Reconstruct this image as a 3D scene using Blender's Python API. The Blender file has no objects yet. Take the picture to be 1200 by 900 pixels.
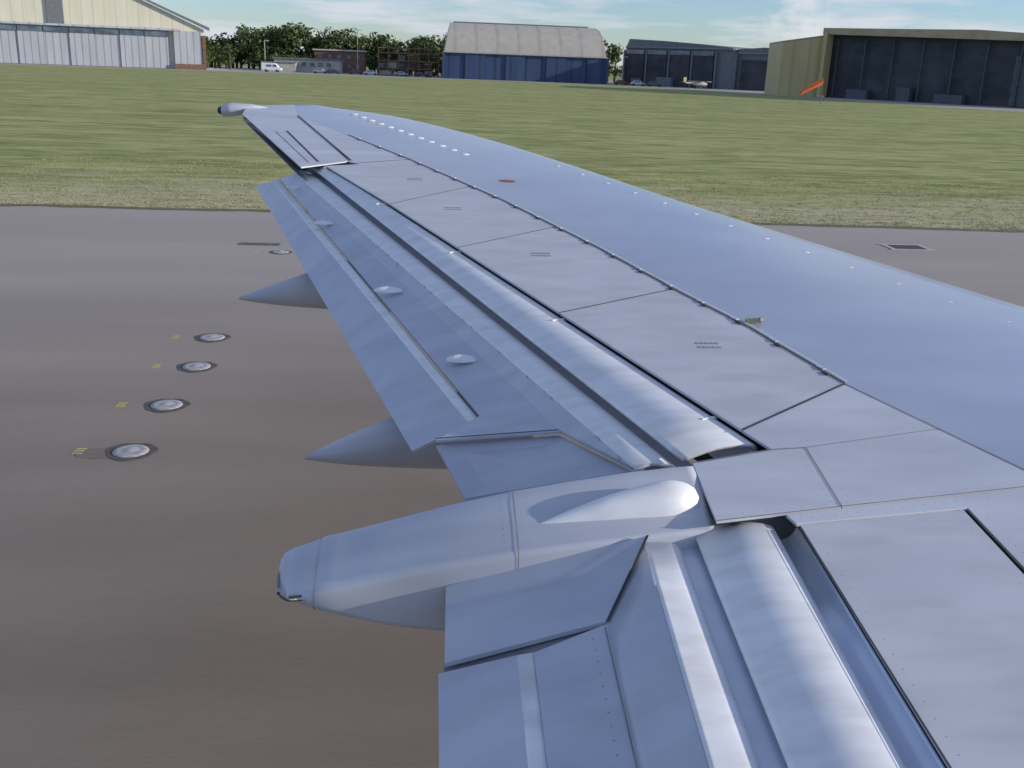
import bpy, math, random
from mathutils import Vector, Matrix, noise
random.seed(7)
scn=bpy.context.scene
scn.view_settings.view_transform='Standard'
scn.view_settings.look='None'
scn.view_settings.exposure=0

# ------------------------------------------------------------ materials
def new_mat(name):
    m=bpy.data.materials.new(name); m.use_nodes=True
    nt=m.node_tree; b=nt.nodes['Principled BSDF']
    return m,nt,b
def setin(b,k,v):
    if k in b.inputs: b.inputs[k].default_value=v
def noisy(name,c1,c2,scale=(1,1,1),ns=3.0,detail=6,rough=.6,metal=0,bump=0,bscale=None,c3=None,ns3=1,sc3=(1,1,1),rvar=0,spec=None,f3=.5,lo=.35,hi=.65):
    m,nt,b=new_mat(name); N=nt.nodes; L=nt.links
    tc=N.new('ShaderNodeTexCoord')
    def nz(sc,s,d):
        mp=N.new('ShaderNodeMapping'); mp.inputs['Scale'].default_value=sc
        L.new(tc.outputs['Object'],mp.inputs['Vector'])
        n=N.new('ShaderNodeTexNoise'); n.inputs['Scale'].default_value=s; n.inputs['Detail'].default_value=d
        L.new(mp.outputs['Vector'],n.inputs['Vector']); return n
    n1=nz(scale,ns,detail)
    r=N.new('ShaderNodeValToRGB'); r.color_ramp.elements[0].position=lo; r.color_ramp.elements[1].position=hi
    r.color_ramp.elements[0].color=(*c1,1); r.color_ramp.elements[1].color=(*c2,1)
    L.new(n1.outputs['Fac'],r.inputs['Fac']); out=r.outputs['Color']
    if c3:
        n3=nz(sc3,ns3,4)
        mr=N.new('ShaderNodeMapRange'); mr.inputs['From Min'].default_value=.42; mr.inputs['From Max'].default_value=.68; mr.inputs['To Max'].default_value=f3
        L.new(n3.outputs['Fac'],mr.inputs['Value'])
        mx=N.new('ShaderNodeMixRGB'); mx.inputs['Color2'].default_value=(*c3,1)
        L.new(mr.outputs['Result'],mx.inputs['Fac']); L.new(out,mx.inputs['Color1']); out=mx.outputs['Color']
    L.new(out,b.inputs['Base Color'])
    b.inputs['Roughness'].default_value=rough; b.inputs['Metallic'].default_value=metal
    if spec is not None: setin(b,'Specular IOR Level',spec)
    if rvar:
        mr=N.new('ShaderNodeMapRange'); mr.inputs['To Min'].default_value=rough-rvar; mr.inputs['To Max'].default_value=rough+rvar
        L.new(n1.outputs['Fac'],mr.inputs['Value']); L.new(mr.outputs['Result'],b.inputs['Roughness'])
    if bump:
        nb=nz(bscale or scale,ns*3,8)
        bp=N.new('ShaderNodeBump'); bp.inputs['Strength'].default_value=bump; bp.inputs['Distance'].default_value=.05
        L.new(nb.outputs['Fac'],bp.inputs['Height']); L.new(bp.outputs['Normal'],b.inputs['Normal'])
    return m
PAINT=noisy('wing_paint',(.49,.51,.57),(.57,.59,.64),(.6,2.0,1),2.2,8,.42,.10,0,c3=(.37,.39,.42),ns3=4,sc3=(.3,1.5,1),f3=.35,rvar=.05)
PAINT2=noisy('spoiler_paint',(.46,.48,.53),(.52,.54,.59),(.6,1.6,1),2.5,8,.50,.05,0,c3=(.33,.34,.35),ns3=5,sc3=(.5,1.6,1),f3=.35,rvar=.05)
FLAPP=noisy('flap_paint',(.48,.51,.59),(.55,.58,.65),(.8,1.5,1),2.2,7,.42,.10,0,c3=(.36,.37,.40),ns3=4,sc3=(.5,2,1),f3=.3,rvar=.05)
SKIN=noisy('wing_box_skin',(.48,.50,.57),(.56,.58,.65),(.5,.8,1),1.2,8,.25,.40,0,c3=(.43,.45,.50),ns3=2.0,sc3=(.5,1.2,1),f3=.3,rvar=.06)
METAL=noisy('bare_metal',(.80,.81,.83),(.87,.87,.88),(1,2,1),3,7,.45,.12,0,c3=(.62,.60,.57),ns3=7,sc3=(.7,2,1),f3=.45,rvar=.05)
COVE=noisy('cove_metal',(.60,.66,.78),(.68,.73,.83),(1,1,1),5,6,.35,.5,0)
DARK=noisy('seam_shadow',(.03,.032,.036),(.055,.06,.065),(1,1,1),9,3,.8,0)
SEAM=noisy('seam_sealant',(.16,.17,.20),(.23,.24,.27),(1,1,1),9,3,.7,0)
STEN=noisy('stencil_ink',(.26,.27,.30),(.32,.33,.36),(1,1,1),9,3,.7,0)
WHITE=noisy('white_fitting',(.78,.78,.77),(.85,.85,.83),(1,1,1),9,3,.4,0)
RED=noisy('red_marking',(.45,.08,.09),(.36,.08,.09),(1,1,1),9,3,.6,0)
YEL=noisy('yellow_fitting',(.45,.40,.22),(.34,.30,.18),(1,1,1),9,3,.5,.2)

# ------------------------------------------------------------ helpers
def empty(name,loc=(0,0,0)):
    o=bpy.data.objects.new(name,None); scn.collection.objects.link(o); o.location=loc; o.empty_display_size=.5; return o
def mesh(name,verts,faces,mat,parent=None,smooth=False,mats=None,fm=None):
    me=bpy.data.meshes.new(name); me.from_pydata([tuple(v) for v in verts],[],faces); me.update()
    if mats:
        for m in mats: me.materials.append(m)
        for p,i in zip(me.polygons,fm): p.material_index=i
    else: me.materials.append(mat)
    if smooth:
        for p in me.polygons: p.use_smooth=True
    o=bpy.data.objects.new(name,me); scn.collection.objects.link(o)
    if parent: o.parent=parent
    return o
def P(y): return 2.0+0.105*y
def w(x,y,dz=0): return Vector((x,y,P(y)-dz))
def area2(p): return sum(p[i][0]*p[(i+1)%len(p)][1]-p[(i+1)%len(p)][0]*p[i][1] for i in range(len(p)))/2
def offset(poly,g):
    if area2(poly)<0: poly=poly[::-1]
    n=len(poly); out=[]
    for i in range(n):
        a=Vector(poly[i-1][:2]);b=Vector(poly[i][:2]);c=Vector(poly[(i+1)%n][:2])
        d1=(b-a).normalized(); d2=(c-b).normalized()
        n1=Vector((-d1.y,d1.x)); n2=Vector((-d2.y,d2.x))
        k=1+n1.dot(n2); m=(n1+n2)/max(k,.25)
        q=b+m*g; out.append((q.x,q.y)+tuple(poly[i][2:]))
    return out
def bev(o,wd=.004,seg=2):
    md=o.modifiers.new('bevel','BEVEL'); md.width=wd; md.segments=seg; md.limit_method='ANGLE'; md.angle_limit=math.radians(50)
WING=empty('airplane_wing')
def plate(name,poly,dz=0,th=.014,mat=None,gap=.006,parent=None):
    q=offset([tuple(p) for p in poly],gap); n=len(q)
    top=[w(p[0],p[1],(p[2] if len(p)>2 else dz)) for p in q]
    bot=[v-Vector((0,0,th)) for v in top]
    f=[list(range(n)),[2*n-1-i for i in range(n)]]+[[i,n+i,n+(i+1)%n,(i+1)%n] for i in range(n)]
    o=mesh(name,top+bot,f,mat or PAINT,parent or WING); bev(o,.0012,1)
    return o
def under(name,poly,dz=.016,mat=None):
    q=[tuple(p) for p in poly]
    if area2(q)<0:q=q[::-1]
    return mesh(name,[w(p[0],p[1],(p[2] if len(p)>2 else 0)+dz) for p in q],[list(range(len(q)))],mat or DARK,WING)
def cat(p0,p1,p2,p3,t):
    return .5*((2*p1)+(-p0+p2)*t+(2*p0-5*p1+4*p2-p3)*t*t+(-p0+3*p1-3*p2+p3)*t*t*t)
def catline(pts,k):
    out=[]
    for i in range(len(pts)-1):
        p0=pts[max(i-1,0)];p1=pts[i];p2=pts[i+1];p3=pts[min(i+2,len(pts)-1)]
        for j in range(k): out.append(cat(p0,p1,p2,p3,j/k))
    out.append(pts[-1]); return out
def loft(name,lines,mat,nseg=16,k=4,th=.018,parent=None,curve=True):
    secs=[]
    for s in range(nseg+1):
        t=s/nseg
        pts=[w(*a).lerp(w(*b),t) for a,b in lines]
        secs.append(catline(pts,k) if curve else pts)
    n=len(secs[0]); V=[v for s in secs for v in s]; F=[]
    for i in range(nseg):
        for j in range(n-1):
            F.append([i*n+j,i*n+j+1,(i+1)*n+j+1,(i+1)*n+j])
    o=mesh(name,V,F,mat,parent or WING,curve)
    if o.data.polygons[len(F)//2].normal.z<0: o.data.flip_normals()
    md=o.modifiers.new('thick','SOLIDIFY'); md.thickness=th; md.offset=-1
    return o
def ribbon(name,pts,wd,mat,lift=.004,parent=None):
    V=[];F=[]
    for i,p in enumerate(pts):
        a=pts[max(i-1,0)];b=pts[min(i+1,len(pts)-1)]
        d=(b-a).normalized(); s=Vector((-d.y,d.x,d.x*.105)).normalized()*wd/2
        V+= [p+s+Vector((0,0,lift)),p-s+Vector((0,0,lift))]
    for i in range(len(pts)-1): F.append([2*i,2*i+1,2*i+3,2*i+2])
    return mesh(name,V,F,mat,parent or WING)
def boxes(name,items,mat,parent):
    V=[];F=[]
    for c,s,ang in items:
        R=Matrix.Rotation(ang,3,'Z'); b=len(V)
        for dx in(-1,1):
            for dy in(-1,1):
                for dz in(-1,1):
                    V.append(Vector(c)+R@Vector((dx*s[0]/2,dy*s[1]/2,dz*s[2]/2)))
        for f in [(0,1,3,2),(4,6,7,5),(0,4,5,1),(2,3,7,6),(0,2,6,4),(1,5,7,3)]: F.append([b+i for i in f])
    return mesh(name,V,F,mat,parent)
def domes(name,items,mat,parent,seg=10,rings=4):
    V=[];F=[]
    for c,(a,b_,h) in items:
        base=len(V)
        for r in range(rings):
            ph=math.pi/2*r/rings
            for s in range(seg):
                an=2*math.pi*s/seg
                V.append(Vector(c)+Vector((a*math.cos(ph)*math.cos(an),b_*math.cos(ph)*math.sin(an),h*math.sin(ph)+.105*b_*math.cos(ph)*math.sin(an))))
        V.append(Vector(c)+Vector((0,0,h)))
        for r in range(rings-1):
            for s in range(seg):
                F.append([base+r*seg+s,base+r*seg+(s+1)%seg,base+(r+1)*seg+(s+1)%seg,base+(r+1)*seg+s])
        for s in range(seg): F.append([base+(rings-1)*seg+s,base+(rings-1)*seg+(s+1)%seg,base+rings*seg])
    return mesh(name,V,F,mat,parent,True)

# ------------------------------------------------------------ wing: forward skin
H=[(-1.75,13.62),(-1.61,12.79),(-.91,11.53),(-.21,10.28),(.62,8.63),(1.22,7.24),(1.62,6.20),(1.88,5.59),(2.14,4.79),(2.59,3.88),(3.0,2.9),(3.6,.5)]
Lp=[(-1.22,13.90),(-.50,13.62),(.56,12.29),(1.56,10.61),(2.32,9.19),(2.99,8.07),(3.50,7.23),(4.02,6.37),(4.6,5.4),(5.15,4.5),(6.0,3.1),(7.5,.6)]
K=6
Hs=[];
for i in range(len(H)-1):
    for j in range(K): Hs.append(Vector(H[i]).lerp(Vector(H[i+1]),j/K))
Hs.append(Vector(H[-1]))
Ls=catline([Vector(p) for p in Lp],K)
def drop(t): return .10*t**2.6
V=[];F=[];n=None
for h,l in zip(Hs,Ls):
    row=[]
    for j in range(15):
        t=j/14; q=h.lerp(l,t); row.append(w(q.x,q.y,drop(t)))
    d=(l-h).normalized()
    for o_,z_ in [(.03,.125),(.05,.155),(.06,.195),(.05,.235),(.01,.27),(-.12,.32),(-.5,.38)]:
        q=l+d*o_; row.append(w(q.x,q.y,z_))
    row.append(w(h.x,h.y,.42)); n=len(row); V+=row
m=len(Hs)
for i in range(m-1):
    for j in range(n-1): F.append([i*n+j,(i+1)*n+j,(i+1)*n+j+1,i*n+j+1])
F.append(list(range(n)))
o=mesh('forward_skin',V,F,SKIN,WING,True)
if o.data.polygons[10].normal.z<0: o.data.flip_normals()

def aline(y): return (-.93+(9.80-y)*.4261,y)
polys={
 'tip_panel':([(-2.33,13.42),(-2.27,12.72),(-1.61,12.79),(-1.75,13.62)],PAINT),
 'aileron':([(-2.26,12.70),(-1.22,9.76),(-.78,10.13),(-1.60,12.74)],PAINT),
 'aileron_bay_panel':([(-1.61,12.79),(-.80,10.10),(-.70,9.98),(-.21,10.28),(-.91,11.53)],PAINT),
 'wing_panel_a':([(-1.0,9.86),aline(8.40),(.36,9.14),(-.21,10.28),(-.70,9.98)],PAINT2),
 'spoiler_a':([aline(8.40),aline(7.15),(.98,7.80),(.62,8.63),(.36,9.14)],PAINT2),
 'spoiler_b':([aline(7.15),aline(5.80),(1.58,6.30),(1.22,7.24),(.98,7.80)],PAINT2),
 'spoiler_c':([aline(5.80),aline(4.24),(2.14,4.79),(1.88,5.59),(1.62,6.20),(1.58,6.30)],PAINT2),
 'panel_d':([aline(4.24),(1.52,4.05),(1.68,4.07),(2.40,4.27),(2.14,4.79)],PAINT),
 'panel_e':([(1.13,3.92),(1.52,4.05),(1.68,4.07),(1.65,3.56),(1.11,3.45)],PAINT),
 'panel_f':([(1.68,4.07),(2.40,4.27),(2.59,3.88),(2.65,3.75),(1.65,3.56)],PAINT),
 'panel_g':([(1.40,3.50),(2.65,3.74),(3.0,2.9),(3.6,.5),(2.17,.5),(2.17,3.55),(1.42,3.43)],PAINT),
 'inboard_spoiler':([(1.43,3.42),(2.15,3.54),(2.15,.5),(1.41,.5)],PAINT2),
}
for k_,(pl,mt) in polys.items():
    plate(k_,pl,0,.013,mt,.003 if 'spoiler' in k_ or 'aileron' in k_ else .0015)
    under(k_+'_bay',pl,.016)
for i,(a,b_) in enumerate([((aline(8.40)),(.36,9.14)),(aline(7.15),(.98,7.80)),(aline(5.80),(1.58,6.30)),(aline(4.24),(2.14,4.79)),((-.99,9.87),(-.21,10.28))]):
    ribbon('spoiler_seam_%d'%i,[w(*a),w(*b_)],.012,DARK,.0025)
for i,pp in enumerate([[(1.52,4.05),(1.68,4.07),(2.40,4.27)],[(1.68,4.07),(1.65,3.56)],[(1.11,3.45),(1.65,3.56),(2.65,3.75)],[(1.13,3.92),(1.52,4.05)]]):
    ribbon('panel_seam_%d'%i,[w(*p) for p in pp],.006,SEAM,.0025)
ribbon('root_spar_seam',[w(*p) for p in H[8:]],.008,SEAM,.0025)
low=[(-2.3,13.42),(-2.27,12.72),(-1.22,9.76),(-.93,9.80),(1.52,4.05),(1.13,3.92),(1.11,3.45),(1.42,3.43),(1.41,.5),(3.6,.5)]+[tuple(h) for h in H[::-1][1:]]
dzs=[.06,.06,.1,.2,.3,.3,.3,.3,.3,.42]+[.42]*(len(H)-1)
q=[w(a[0],a[1],d) for a,d in zip(low,dzs)]
mesh('lower_skin',q,[list(range(len(q)))],PAINT,WING)
plate('aileron_tab',[(-1.72,11.62),(-1.17,9.98),(-1.10,10.02),(-1.62,11.66)],-.004,.003,PAINT2,.002)
ribbon('aileron_tab_seam',[w(-1.60,11.67),w(-1.085,10.03)],.018,DARK,.0035)
ribbon('aileron_hinge_gap',[w(-1.60,12.70),w(-.78,10.13)],.02,DARK,.005)
hp=[w(*p) for p in H[2:9]]
ribbon('hinge_lip',[p+Vector((.022,.012,0)) for p in hp],.018,PAINT,.008)
ribbon('hinge_gap',[p for p in hp],.012,DARK,.005)
it=[];it2=[]
for a,b in [(hp[i],hp[i+1]) for i in range(len(hp)-1)]:
    L_=(b-a).length; kk=max(2,int(L_/.36))
    for j in range(kk):
        c=a.lerp(b,(j+.5)/kk); an=math.atan2(b.y-a.y,b.x-a.x)
        it.append((c+Vector((.01,.0,0.006)),(.06,.022,.008),an))
        it2.append((c+(b-a).normalized()*.07+Vector((-.012,-.006,.004)),(.05,.018,.008),an))
boxes('hinge_fittings',it,PAINT2,WING); boxes('hinge_slots',it2,DARK,WING)
# maintenance stencils on the spoilers: two short rows of small dashes each
it=[]
for (cx_,cy_) in [(-.15,9.35),(.18,8.28),(.78,7.0),(1.55,5.28)]:
    for r_ in range(2):
        for c_i in range(5):
            it.append((w(cx_+.028*c_i-.05,cy_+.06*r_,-.0012),(.018,.03,.002),.0))
boxes('stencil_marks',it,STEN,WING)
g=[]
for i in range(12):
    t=i/11; x=-.96+t*1.31; y=13.06-t*2.38; g.append((w(x+.0,y,.012),(.05,.02,.014)))
domes('vortex_generators',g,WHITE,WING,8,3)
g=[]
for i in range(15):
    t=i/14; x=1.30+t*2.75; y=10.45-t*5.27
    g.append((w(x,y,.056),(.030,.013,.007)))
domes('fuel_access_fasteners',g,METAL,WING,8,2)
domes('red_marking',[(w(.71,9.42,-.001),(.08,.045,.003))],RED,WING,14,2)
boxes('lifting_fitting',[(w(1.93,5.68,-.018),(.08,.016,.024),-.2),(w(1.965,5.67,-.03),(.022,.02,.018),.3),(w(1.895,5.69,-.012),(.03,.03,.02),.1)],YEL,WING)
def tube(name,pts,mat,parent,seg=14):
    V=[];F=[]
    for (c,r,rz) in pts:
        for s in range(seg):
            a=2*math.pi*s/seg; V.append(Vector(c)+Vector((0,r*math.cos(a),rz*math.sin(a))))
    for i in range(len(pts)-1):
        for s in range(seg): F.append([i*seg+s,i*seg+(s+1)%seg,(i+1)*seg+(s+1)%seg,(i+1)*seg+s])
    F.append(list(range(seg))); F.append([(len(pts)-1)*seg+s for s in range(seg)])
    return mesh(name,V,F,mat,parent,True)
zt=P(13.3)
tube('tip_light_pod',[((-2.62,13.25,zt-.05),.05,.045),((-2.60,13.25,zt-.05),.09,.075),((-2.48,13.25,zt-.035),.10,.085),((-2.25,13.27,zt-.02),.08,.06),((-2.05,13.3,zt-.03),.05,.03)],PAINT,WING)
tube('tip_light_lens',[((-2.66,13.25,zt-.05),.03,.03),((-2.625,13.25,zt-.05),.06,.05),((-2.61,13.25,zt-.05),.07,.055)],DARK,WING)

# ------------------------------------------------------------ outboard flap
nx,ny=.92,.39
def sh(p,d,dz): return (p[0]+nx*d,p[1]+ny*d,dz)
def mid(a,b,t,dz): return (a[0]+(b[0]-a[0])*t,a[1]+(b[1]-a[1])*t,dz)
F0=((-1.01,9.99),(1.455,4.15)); F1=((-1.16,10.14),(1.14,4.11)); M0=((-1.19,10.19),(1.125,4.14)); M1=((-1.33,10.15),(.93,4.13))
loft('cove',[(sh((-.98,9.86),.0,.05),sh((1.50,4.05),.02,.06)),(sh(F0[0],-.03,.13),sh(F0[1],-.06,.16))],COVE,4,1,.01,curve=False)
loft('fore_flap',[(sh(F0[0],.014,.12),sh(F0[1],.03,.13)),(sh(F0[0],.016,.07),sh(F0[1],.034,.075)),
  (sh(F0[0],-.005,.040),sh(F0[1],-.003,.038)),(mid(F0[0],F1[0],.5,.05),mid(F0[1],F1[1],.5,.044)),(mid(F0[0],F1[0],1,.085),mid(F0[1],F1[1],1,.092))],METAL,20)
loft('flap_gap_panel',[(sh(F1[0],.06,.14),sh(F1[1],.10,.15)),(sh(M0[0],-.06,.16),sh(M0[1],-.10,.18))],COVE,4,1,.01,curve=False)
loft('mid_flap_nose',[(sh(M0[0],0.015,.20),sh(M0[1],.02,.21)),(sh(M0[0],0.012,.16),sh(M0[1],.015,.17)),(sh(M0[0],-.01,.122),sh(M0[1],-.02,.122)),
  (mid(M0[0],M1[0],.6,.114),mid(M0[1],M1[1],.6,.108)),(mid(M0[0],M1[0],1,.14),mid(M0[1],M1[1],1,.14))],METAL,20)
Mm=((-1.41,10.26,.19),(.655,4.64,.20)); M2=((-1.52,10.46,.26),(.27,4.94,.26))
loft('mid_flap_panel',[((M1[0][0],M1[0][1],.14),(M1[1][0],M1[1][1],.14)),Mm,M2],FLAPP,12,1,curve=False)
plate('mid_flap_corner',[(.27,4.94,.26),(.04,4.74,.30),(.655,4.64,.20)],0,.015,FLAPP,.0)
loft('aft_flap_nose',[((-1.515,10.46,.29),(.28,4.92,.30)),((-1.53,10.44,.268),(.265,4.91,.272)),((-1.59,10.40,.275),(.21,4.89,.28))],METAL,10,3)
loft('aft_flap',[((-1.59,10.40,.276),(.21,4.89,.281)),((-1.82,10.80,.42),(-.08,4.86,.42))],FLAPP,10,1,.015,curve=False)
plate('flap_end_piece',[(.04,4.77,.34),(.655,4.67,.235),(.94,4.19,.18),(.18,4.38,.42)],0,.02,FLAPP,.004)
ribbon('flap_end_seam',[w(.04,4.755,.30),w(.655,4.655,.20),w(.93,4.14,.14)],.008,DARK,.002)
ribbon('aft_flap_seam',[w(-1.525,10.455,.262),w(.27,4.925,.264)],.006,SEAM,.003)
domes('flap_track_bumps',[(w(-.28,6.78,.205),(.10,.04,.03)),(w(.19,5.57,.21),(.09,.04,.032)),(w(-.89,8.56,.215),(.09,.035,.025)),(w(-1.30,9.80,.2),(.07,.03,.02))],METAL,WING,16,5)
it=[]
for y in (8.5,7.12,5.75,4.42):
    a=aline(y); it.append((w(a[0]-.03,a[1]-.01,.022),(.09,.014,.014),math.atan2(.39,.92)))
boxes('flap_struts',it,WHITE,WING)
def fairing(name,tip,yc,x1,r,up):
    pts=[];N_=12
    for i in range(N_+1):
        t=i/N_; x=tip[0]+(x1-tip[0])*t; y=tip[1]+(yc-tip[1])*t
        rr=r*(t**.78); z=tip[2]+ (P(yc)-up-tip[2])*t
        pts.append(((x,y,z),max(rr*.8,.008),max(rr,.008)))
    return tube(name,pts,PAINT,WING,24)
tip1=w(-1.55,8.19,.75); tip2=w(-.70,5.43,.75)
fairing('outboard_track_fairing',tip1,8.42,-.3,.28,.64)
fairing('midspan_track_fairing',tip2,5.60,.6,.32,.57)

# ------------------------------------------------------------ inboard flap
Y0=.6
def rz(x,y,dz,nd): k=(2+nd)/(2+dz); return (x*k,y*k,nd)
def il(xf,yf,xn,dz,nd):
    a=rz(xf,yf,dz,nd); return (a,(xn*(2+nd)/(2+dz),Y0,nd))
loft('inboard_cove',[((1.44,3.47,.03),(1.42,Y0,.03)),((1.41,3.47,.08),(1.38,Y0,.08)),((1.29,3.47,.12),(1.25,Y0,.12))],COVE,4,3,.01)
loft('inboard_fore_flap',[((1.365,3.48,.12),(1.315,Y0,.12)),((1.36,3.48,.06),(1.31,Y0,.06)),((1.32,3.48,.03),(1.265,Y0,.03)),((1.20,3.49,.028),(1.14,Y0,.028)),((1.04,3.50,.075),(.98,Y0,.075))],METAL,10,5)
loft('inboard_flap_gap',[((1.12,3.50,.11),(1.06,Y0,.11)),((.90,3.50,.14),(.84,Y0,.14))],COVE,4,1,.01,curve=False)
loft('inboard_mid_nose',[il(1.005,3.60,.93,.155,.15),il(1.0,3.595,.93,.155,.125),il(.975,3.59,.90,.155,.095),il(.86,3.56,.76,.15,.085)],METAL,10,5)
loft('inboard_mid_nose_paint',[il(.86,3.56,.76,.15,.086),il(.80,3.45,.70,.18,.11),il(.66,3.19,.61,.26,.185)],FLAPP,10,4)
loft('inboard_mid_panel',[il(.66,3.19,.61,.26,.186),il(.39,3.14,.36,.34,.25)],FLAPP,6,1,curve=False)
loft('inboard_aft_nose',[il(.40,3.14,.37,.34,.285),il(.385,3.14,.355,.34,.258),il(.33,3.14,.30,.35,.262)],METAL,6,3)
loft('inboard_aft_flap',[il(.33,3.14,.30,.35,.263),il(.05,3.24,.05,.5,.38)],FLAPP,6,1,curve=False)
EP=[rz(.08,3.72,.45,.262),rz(.885,3.61,.155,.052),rz(.66,3.205,.26,.18),rz(.07,3.245,.46,.35)]
plate('inboard_flap_end_piece',EP,0,.02,FLAPP,.002)
ribbon('inboard_end_gap',[w(*EP[3])+Vector((.0,-.012,-.035)),w(*EP[2])+Vector((-.02,-.012,-.033))],.07,SEAM,.0)
ribbon('inboard_end_seam',[w(*EP[2])+Vector((.004,-.006,.002)),w(*EP[1])+Vector((.0,-.004,.002))],.010,DARK,.001)
ribbon('inboard_mid_seam',[w(*il(.65,3.17,.61,.26,.184)[0]),w(*il(.66,3.19,.61,.26,.184)[1])],.005,SEAM,.003)
ribbon('inboard_spoiler_edge',[w(1.425,3.41,.002),w(1.42,Y0,.002)],.008,DARK,.005)
ribbon('inboard_spoiler_front',[w(2.16,3.54,.0),w(2.16,Y0,.0)],.009,DARK,.003)

# ------------------------------------------------------------ canoe fairing
def section(x,yf,yn,dz,zb,r=.07,k=5):
    yc=(yf+yn)/2; hw=(yf-yn)/2
    def zt_(y): 
        u=(yf-y)/(yf-yn); return P(y)-dz-.055*max(0,u)**2
    h=(zt_(yc)-zb); r=min(r,h*.45,hw*.9)
    pts=[]
    for i in range(k+1):
        a=math.radians(90*i/k); y=yf-r+r*math.cos(a); pts.append(Vector((x,y,zt_(yf-r)-r+r*math.sin(a))))
    for i in range(1,5):
        y=yf-r+(yn+r-yf+r)*i/5; pts.append(Vector((x,y,zt_(y))))
    for i in range(k+1):
        a=math.radians(90+90*i/k); y=yn+r+r*math.cos(a); pts.append(Vector((x,y,zt_(yn+r)-r+r*math.sin(a))))
    for i in range(k+1):
        a=math.radians(180+90*i/k); pts.append(Vector((x,yn+r*1.6+r*1.6*math.cos(a),zb+r+r*math.sin(a))))
    for i in range(k+1):
        a=math.radians(270+90*i/k); pts.append(Vector((x,yf-r+r*math.cos(a),zb+r+r*math.sin(a))))
    return pts
st=[(-.585,3.71,3.60,.32,2.045,.02),(-.57,3.75,3.53,.305,2.02,.035),(-.53,3.78,3.49,.285,1.985,.045),(-.40,3.80,3.465,.245,1.95,.045),(-.15,3.80,3.45,.18,1.90,.04),(.10,3.815,3.435,.12,1.875,.035),(.35,3.83,3.43,.07,1.84,.03),(.70,3.86,3.435,.025,1.81,.026),(.95,3.89,3.455,.004,1.81,.025),(1.125,3.91,3.47,-.001,1.81,.022)]
def canoe_at(x):
    for i in range(len(st)-1):
        if st[i][0]<=x<=st[i+1][0]:
            t=(x-st[i][0])/(st[i+1][0]-st[i][0]); return [st[i][j]+(st[i+1][j]-st[i][j])*t for j in range(6)]
V=[];F=[]
cols=[[s[j] for s in st] for j in range(6)]
secs=[]
for i in range(len(st)-1):
    for j in range(5):
        t=j/5; vals=[]
        for c in cols:
            p0=c[max(i-1,0)];p1=c[i];p2=c[i+1];p3=c[min(i+2,len(c)-1)]
            vals.append(cat(p0,p1,p2,p3,t))
        vals[0]=st[i][0]+(st[i+1][0]-st[i][0])*t
        secs.append(section(*vals))
secs.append(section(*st[-1]))
n=len(secs[0])
for s in secs: V+=s
for i in range(len(secs)-1):
    for j in range(n): F.append([i*n+j,(i+1)*n+j,(i+1)*n+(j+1)%n,i*n+(j+1)%n])
F.append(list(range(n))); F.append([(len(secs)-1)*n+j for j in range(n)][::-1])
canoe=mesh('canoe_fairing',V,F,PAINT,WING,True)
def ring(name,x,wd,mat,grow=.002):
    a=canoe_at(x); V=[];F=[]
    for dx in(-wd/2,wd/2):
        s=section(x+dx,a[1]+grow,a[2]-grow,a[3]-grow,a[4]-grow,a[5]); V+=s
    n=len(s)
    for j in range(n): F.append([j,n+j,n+(j+1)%n,(j+1)%n])
    mesh(name,V,F,mat,WING,True)
ring('canoe_seam_front',.35,.004,SEAM); ring('canoe_seam_tail',-.43,.003,SEAM,.003)
V=[];F=[];NS=26;NR=14
for i in range(NS+1):
    t=i/NS; x=1.10-.68*t
    pr=math.sqrt(max(0,1-((.22-t)/.22)**2)) if t<.22 else (1-((t-.22)/.78)**1.4)
    a=canoe_at(min(x,1.12)); yc=3.65-.08*t
    for j in range(NR+1):
        an=math.pi*j/NR; yy=yc+.08*pr*math.cos(an)
        u=(a[1]-yy)/(a[1]-a[2])
        V.append(Vector((x,yy,P(yy)-a[3]-.055*u*u-.004+.085*pr*math.sin(an))))
for i in range(NS):
    for j in range(NR): F.append([i*(NR+1)+j,(i+1)*(NR+1)+j,(i+1)*(NR+1)+j+1,i*(NR+1)+j+1])
mesh('canoe_blister',V,F,METAL,WING,True)
boxes('canoe_drain',[((-.56,3.53,2.02),(.035,.004,.010),.6),((-.50,3.478,2.03),(.05,.004,.010),.2)],DARK,WING)

rv=[]
def rivline(a,b,step=.05,dz=0,lift=.0):
    a=w(*a);b=w(*b); k=int((b-a).length/step)
    for i in range(k+1): rv.append((a.lerp(b,i/max(k,1))+Vector((0,0,lift)),(.0028,.0028,.0008)))
rivline((1.13,3.49,0),(2.6,3.77,0)); rivline((1.72,4.04,0),(2.38,4.23,0)); rivline((1.70,3.60,0),(1.72,4.02,0))
rivline((1.62,3.60,0),(1.64,4.02,0)); rivline((2.22,3.48,0),(2.22,.6,0)); rivline((1.45,3.47,0),(2.6,3.69,0)); rivline((1.56,4.10,0),(2.38,4.32,0))
rivline((2.20,4.78,0),(2.62,3.92,0))
rivline((1.47,3.3,0),(1.47,.8,0),.07); rivline((2.10,3.45,0),(2.10,.8,0),.07)
a_=il(.60,3.12,.56,.27,.198); rivline(a_[0],a_[1],.06)
for i in range(len(H)-2):
    a=H[i+1];b=H[i+2]; rivline((a[0]+.09,a[1]+.04,.0),(b[0]+.09,b[1]+.04,.0),.06)
for x_ in (.30,.40): rv+= [(Vector((x_,y_,P(y_)-canoe_at(x_)[3]-.055*((canoe_at(x_)[1]-y_)/.4)**2)),(.003,.003,.001)) for y_ in [3.50+.035*i for i in range(9)]]
domes('rivets',rv,SEAM,WING,6,1)
WORN=noisy('worn_primer',(.36,.33,.30),(.48,.47,.46),(4,9,1),5,6,.6,0)
pt=[]
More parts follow.
